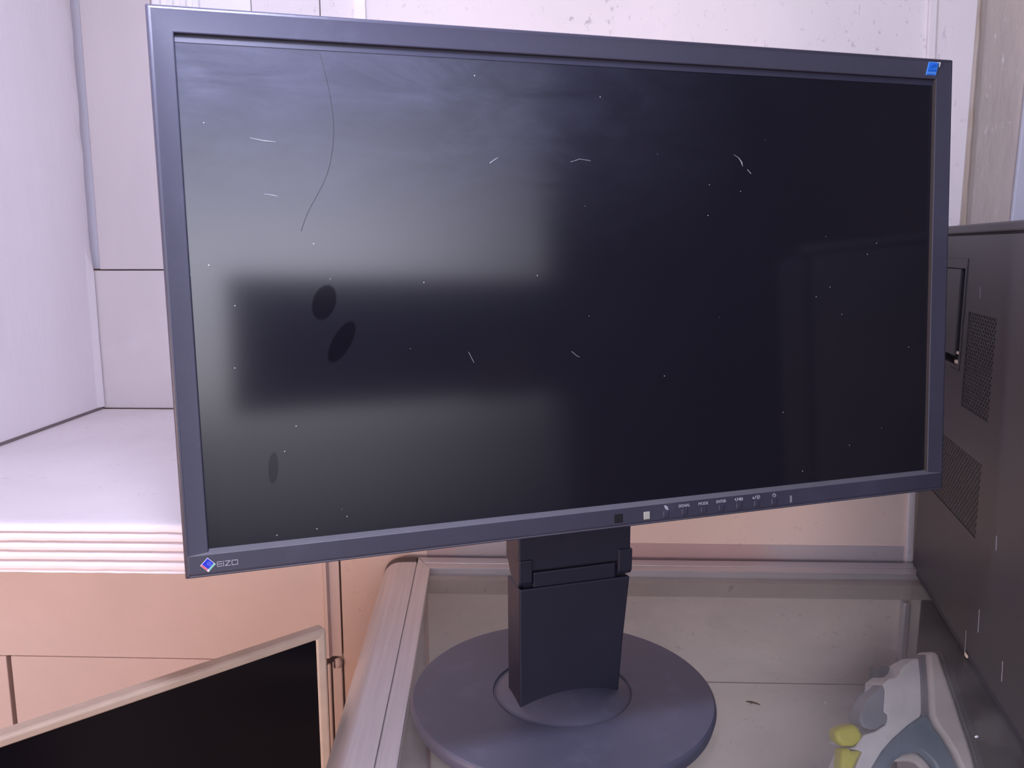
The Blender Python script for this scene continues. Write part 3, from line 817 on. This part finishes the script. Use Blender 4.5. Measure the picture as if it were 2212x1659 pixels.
pillow('spray_button', sc(y2), .010, M['iron_yellow'], .004, off=-.019)
pillow('handle_lining', sc(lining), .026, M['iron_skirt'], .003)
bm = bmesh.new()
hp = [ip(.372, -.262, .031), ip(.470, -.270, .031)]
x0, x1, yb = hp[0].x, hp[1].x, hp[0].y
quads(bm, [[V(x0, yb - .036, z), V(x1, yb - .036, z), V(x1, yb + .036, z), V(x0, yb + .036, z)] for z in (CF + .0005, max(CF + .02, hp[0].z))])
obj('heel_rest', bm, M['iron_grey'], IO, bevel=.006)
bm = bmesh.new()
tube(bm, [ip(.4085, -.0655, .026), ip(.4085, -.0655, .048)], .0075, 18)
obj('spray_nozzle', bm, M['iron_grey'], IO, smooth=40)

# ------------------------------------------------------------------ beige framed screen at the lower left
A = V(-.1380, .6976, .0262); dT = V(.7694, .6387, 0).normalized(); nT = V(dT.y, -dT.x, 0)
TH, TWD = .300, .40
TV = thing('flat_screen', 'beige framed flat screen, black and switched off, at the lower left below the white shelf', 'screen', A - dT * .2 - nT * .02 + V(0, 0, -.3957))
def vp(s, z, d): return A + dT * (s - .0030) + V(0, 0, z) - nT * d      # s <= 0 from the right corner
def vr(s0, s1, z0, z1, d): return [vp(s0, z0, d), vp(s1, z0, d), vp(s1, z1, d), vp(s0, z1, d)]
bm = bmesh.new()
lv = [(0, 0, .0125), (.0, .0, .003), (.0006, .0008, .001), (.0016, .0018, .0), (.0090, .0075, .0010), (.0096, .0083, .0035)]
quads(bm, [vr(-TWD + i, .003 - i, -TH + j, .0 - j, d) for i, j, d in lv], caps=False)
obj('frame', bm, M['beige'], TV, bevel=.0012, segs=3)
bm = bmesh.new(); quads(bm, [vr(-TWD + .008, -.0050, -TH + .008, -.0072, d) for d in (.0025, .006)])
obj('screen', bm, M['black_screen'], TV)
bm = bmesh.new(); quads(bm, [vr(-TWD + i, .003 - i, -TH + j, -j, d) for i, j, d in ((.004, .006, .0120), (.024, .028, .032), (.05, .05, .05))])
obj('rear_housing', bm, M['beige'], TV)
bm = bmesh.new(); quads(bm, [vr(-.25, -.15, -.3807, -.10, d) for d in (.045, .06)]); obj('neck', bm, M['beige'], TV, bevel=.003)
bm = bmesh.new(); quads(bm, [vr(-.31, -.09, -.3957, -.3807, d) for d in (-.06, .11)]); obj('base', bm, M['beige'], TV, bevel=.004)
# low stand that carries it, below the picture
LT = thing('side_table', 'low pale table carrying the beige framed screen', 'table', (-.33, .62, FLOOR))
bm = newbox((-.60, .36, -.395), (-.125, .84, -.370)); obj('tabletop', bm, M['counter_body'], LT, bevel=.003)
for x, y in ((-.59, .37), (-.165, .37), (-.59, .80), (-.165, .80)):
    obj('leg', newbox((x, y, FLOOR), (x + .03, y + .03, -.395)), M['counter_body'], LT)

# ------------------------------------------------------------------ crumbs on the glass
bm = bmesh.new()
tube(bm, [(.2125, .6335, GL + .0009), (.2160, .6320, GL + .0012), (.2200, .6300, GL + .0010), (.2225, .6278, GL + .0008)], [.0004, .0009, .0007, .0003], 6)
tube(bm, [(.2170, .6318, GL + .0009), (.2150, .6298, GL + .0005)], .0003, 5)
tag(obj('wood_splinter', bm, M['chip_wood'], None, loc=(.2178, .631, GL)), 'tiny dark brown splinter lying on the counter glass', 'debris')
bm = bmesh.new()
bmesh.ops.create_icosphere(bm, subdivisions=2, radius=1, matrix=Matrix.Translation((.3717, .5772, GL + .0008)) @ Matrix.Rotation(.4, 4, 'Z') @ Matrix.Diagonal((.0019, .0010, .0008, 1)))
tag(obj('crumb', bm, M['white_ink'], None, loc=(.3717, .5772, GL), smooth=60), 'tiny white crumb on the glass in front of the tower', 'debris')

# ------------------------------------------------------------------ light: daylight through the shop opening, a cool hanging globe lamp, an added warm fill bulb low at the left
w = bpy.data.worlds.new('world'); scene.world = w; w.use_nodes = True
nt = w.node_tree; bg = nt.nodes['Background']
tc = nt.nodes.new('ShaderNodeTexCoord'); sp = nt.nodes.new('ShaderNodeSeparateXYZ'); cr = nt.nodes.new('ShaderNodeValToRGB')
nt.links.new(tc.outputs['Generated'], sp.inputs[0])
mr = nt.nodes.new('ShaderNodeMapRange'); mr.inputs[1].default_value = -.5; mr.inputs[2].default_value = .5
nt.links.new(sp.outputs['Z'], mr.inputs[0]); nt.links.new(mr.outputs[0], cr.inputs[0])
e = cr.color_ramp.elements
e[0].position = .27; e[0].color = (.03, .03, .035, 1)
e[1].position = .80; e[1].color = (.27, .275, .40, 1)
x = e.new(.41); x.color = (.20, .195, .22, 1)
x = e.new(.48); x.color = (.55, .54, .60, 1)
x = e.new(.62); x.color = (.80, .80, .96, 1)
# sky colour dimmed toward the right, softening the opening's mirrored edge
m2 = nt.nodes.new('ShaderNodeMapRange'); m2.interpolation_type = 'SMOOTHSTEP'; m2.inputs[1].default_value = .30; m2.inputs[2].default_value = .66; m2.inputs[3].default_value = 1.; m2.inputs[4].default_value = .12
nt.links.new(sp.outputs['X'], m2.inputs[0])
mx = nt.nodes.new('ShaderNodeMix'); mx.data_type = 'RGBA'; mx.blend_type = 'MULTIPLY'; mx.inputs[0].default_value = 1
nt.links.new(cr.outputs[0], mx.inputs[6]); nt.links.new(m2.outputs[0], mx.inputs[7])
nt.links.new(mx.outputs[2], bg.inputs[0]); bg.inputs[1].default_value = 4.2

def area(name, loc, rot, sx, sy_, power, color, portal=False, spread=None):
    l = bpy.data.lights.new(name, 'AREA'); l.shape = 'RECTANGLE'; l.size = sx; l.size_y = sy_; l.energy = power; l.color = color
    o = bpy.data.objects.new(name, l); COL.objects.link(o); o.location = loc; o.rotation_euler = rot
    if portal: l.cycles.is_portal = True
    return o
area('daylight_portal', ((OX0 + OX1) / 2, RY - .05, (OZ0 + OZ1) / 2), (PI / 2, 0, 0), OX1 - OX0, OZ1 - OZ0, 1, (1, 1, 1), True)
# white globe lamp hanging on a cord above the monitor
LX, LY, LZ = -.13, .36, .60
tl = thing('globe_lamp', 'white globe lamp hanging on a cord above the large monitor', 'lamp', (LX, LY, LZ))
n = N('globe_glow'); n.n.remove(n.b); em = n.new('ShaderNodeEmission'); em.inputs[0].default_value = (.74, .76, 1, 1); em.inputs[1].default_value = 132
n.link(em.outputs[0], n.out.inputs['Surface'])
bm = bmesh.new(); bmesh.ops.create_uvsphere(bm, u_segments=24, v_segments=16, radius=.035, matrix=Matrix.Translation((LX, LY, LZ))); obj('globe', bm, n.m, tl, smooth=60)
bm = bmesh.new(); lathe(bm, [(0, LZ + .090), (.012, LZ + .088), (.019, LZ + .070), (.020, LZ + .030), (0, LZ + .030)], (LX, LY), 24); obj('lamp_holder', bm, M['lamp_white'], tl, smooth=40)
bm = bmesh.new(); tube(bm, [(LX, LY, LZ + .088), (LX, LY, CEIL)], .0025, 8); obj('cord', bm, M['lamp_white'], tl)
# unseen fill lamp, added for the warm bounce on the lower walls
lb = thing('warm_fill', 'unseen warm fill bulb added low at the left of the counter', 'lamp', (-.72, .05, .06))
n = N('warm_fill_glow'); n.n.remove(n.b); em = n.new('ShaderNodeEmission'); em.inputs[0].default_value = (1, .64, .47, 1); em.inputs[1].default_value = 75
n.link(em.outputs[0], n.out.inputs['Surface'])
bm = bmesh.new(); bmesh.ops.create_uvsphere(bm, u_segments=16, v_segments=10, radius=.06, matrix=Matrix.Translation((-.72, .05, .06))); obj('bulb', bm, n.m, lb, smooth=60)
bm = bmesh.new(); tube(bm, [(-.72, .05, .118), (-.72, .05, .15)], .012, 12); tube(bm, [(-.72, .05, .15), (-.72, .05, CEIL)], .003, 8); obj('cord', bm, M['lamp_white'], lb)

vs = scene.view_settings
vs.view_transform = 'Standard'; vs.look = 'None'; vs.exposure = 0.5; vs.gamma = 1.0; vs.use_curve_mapping = False
scene.cycles.max_bounces = 10; scene.cycles.transparent_max_bounces = 12
scene.cycles.use_denoising = True
scene.cycles.sample_clamp_indirect = 6
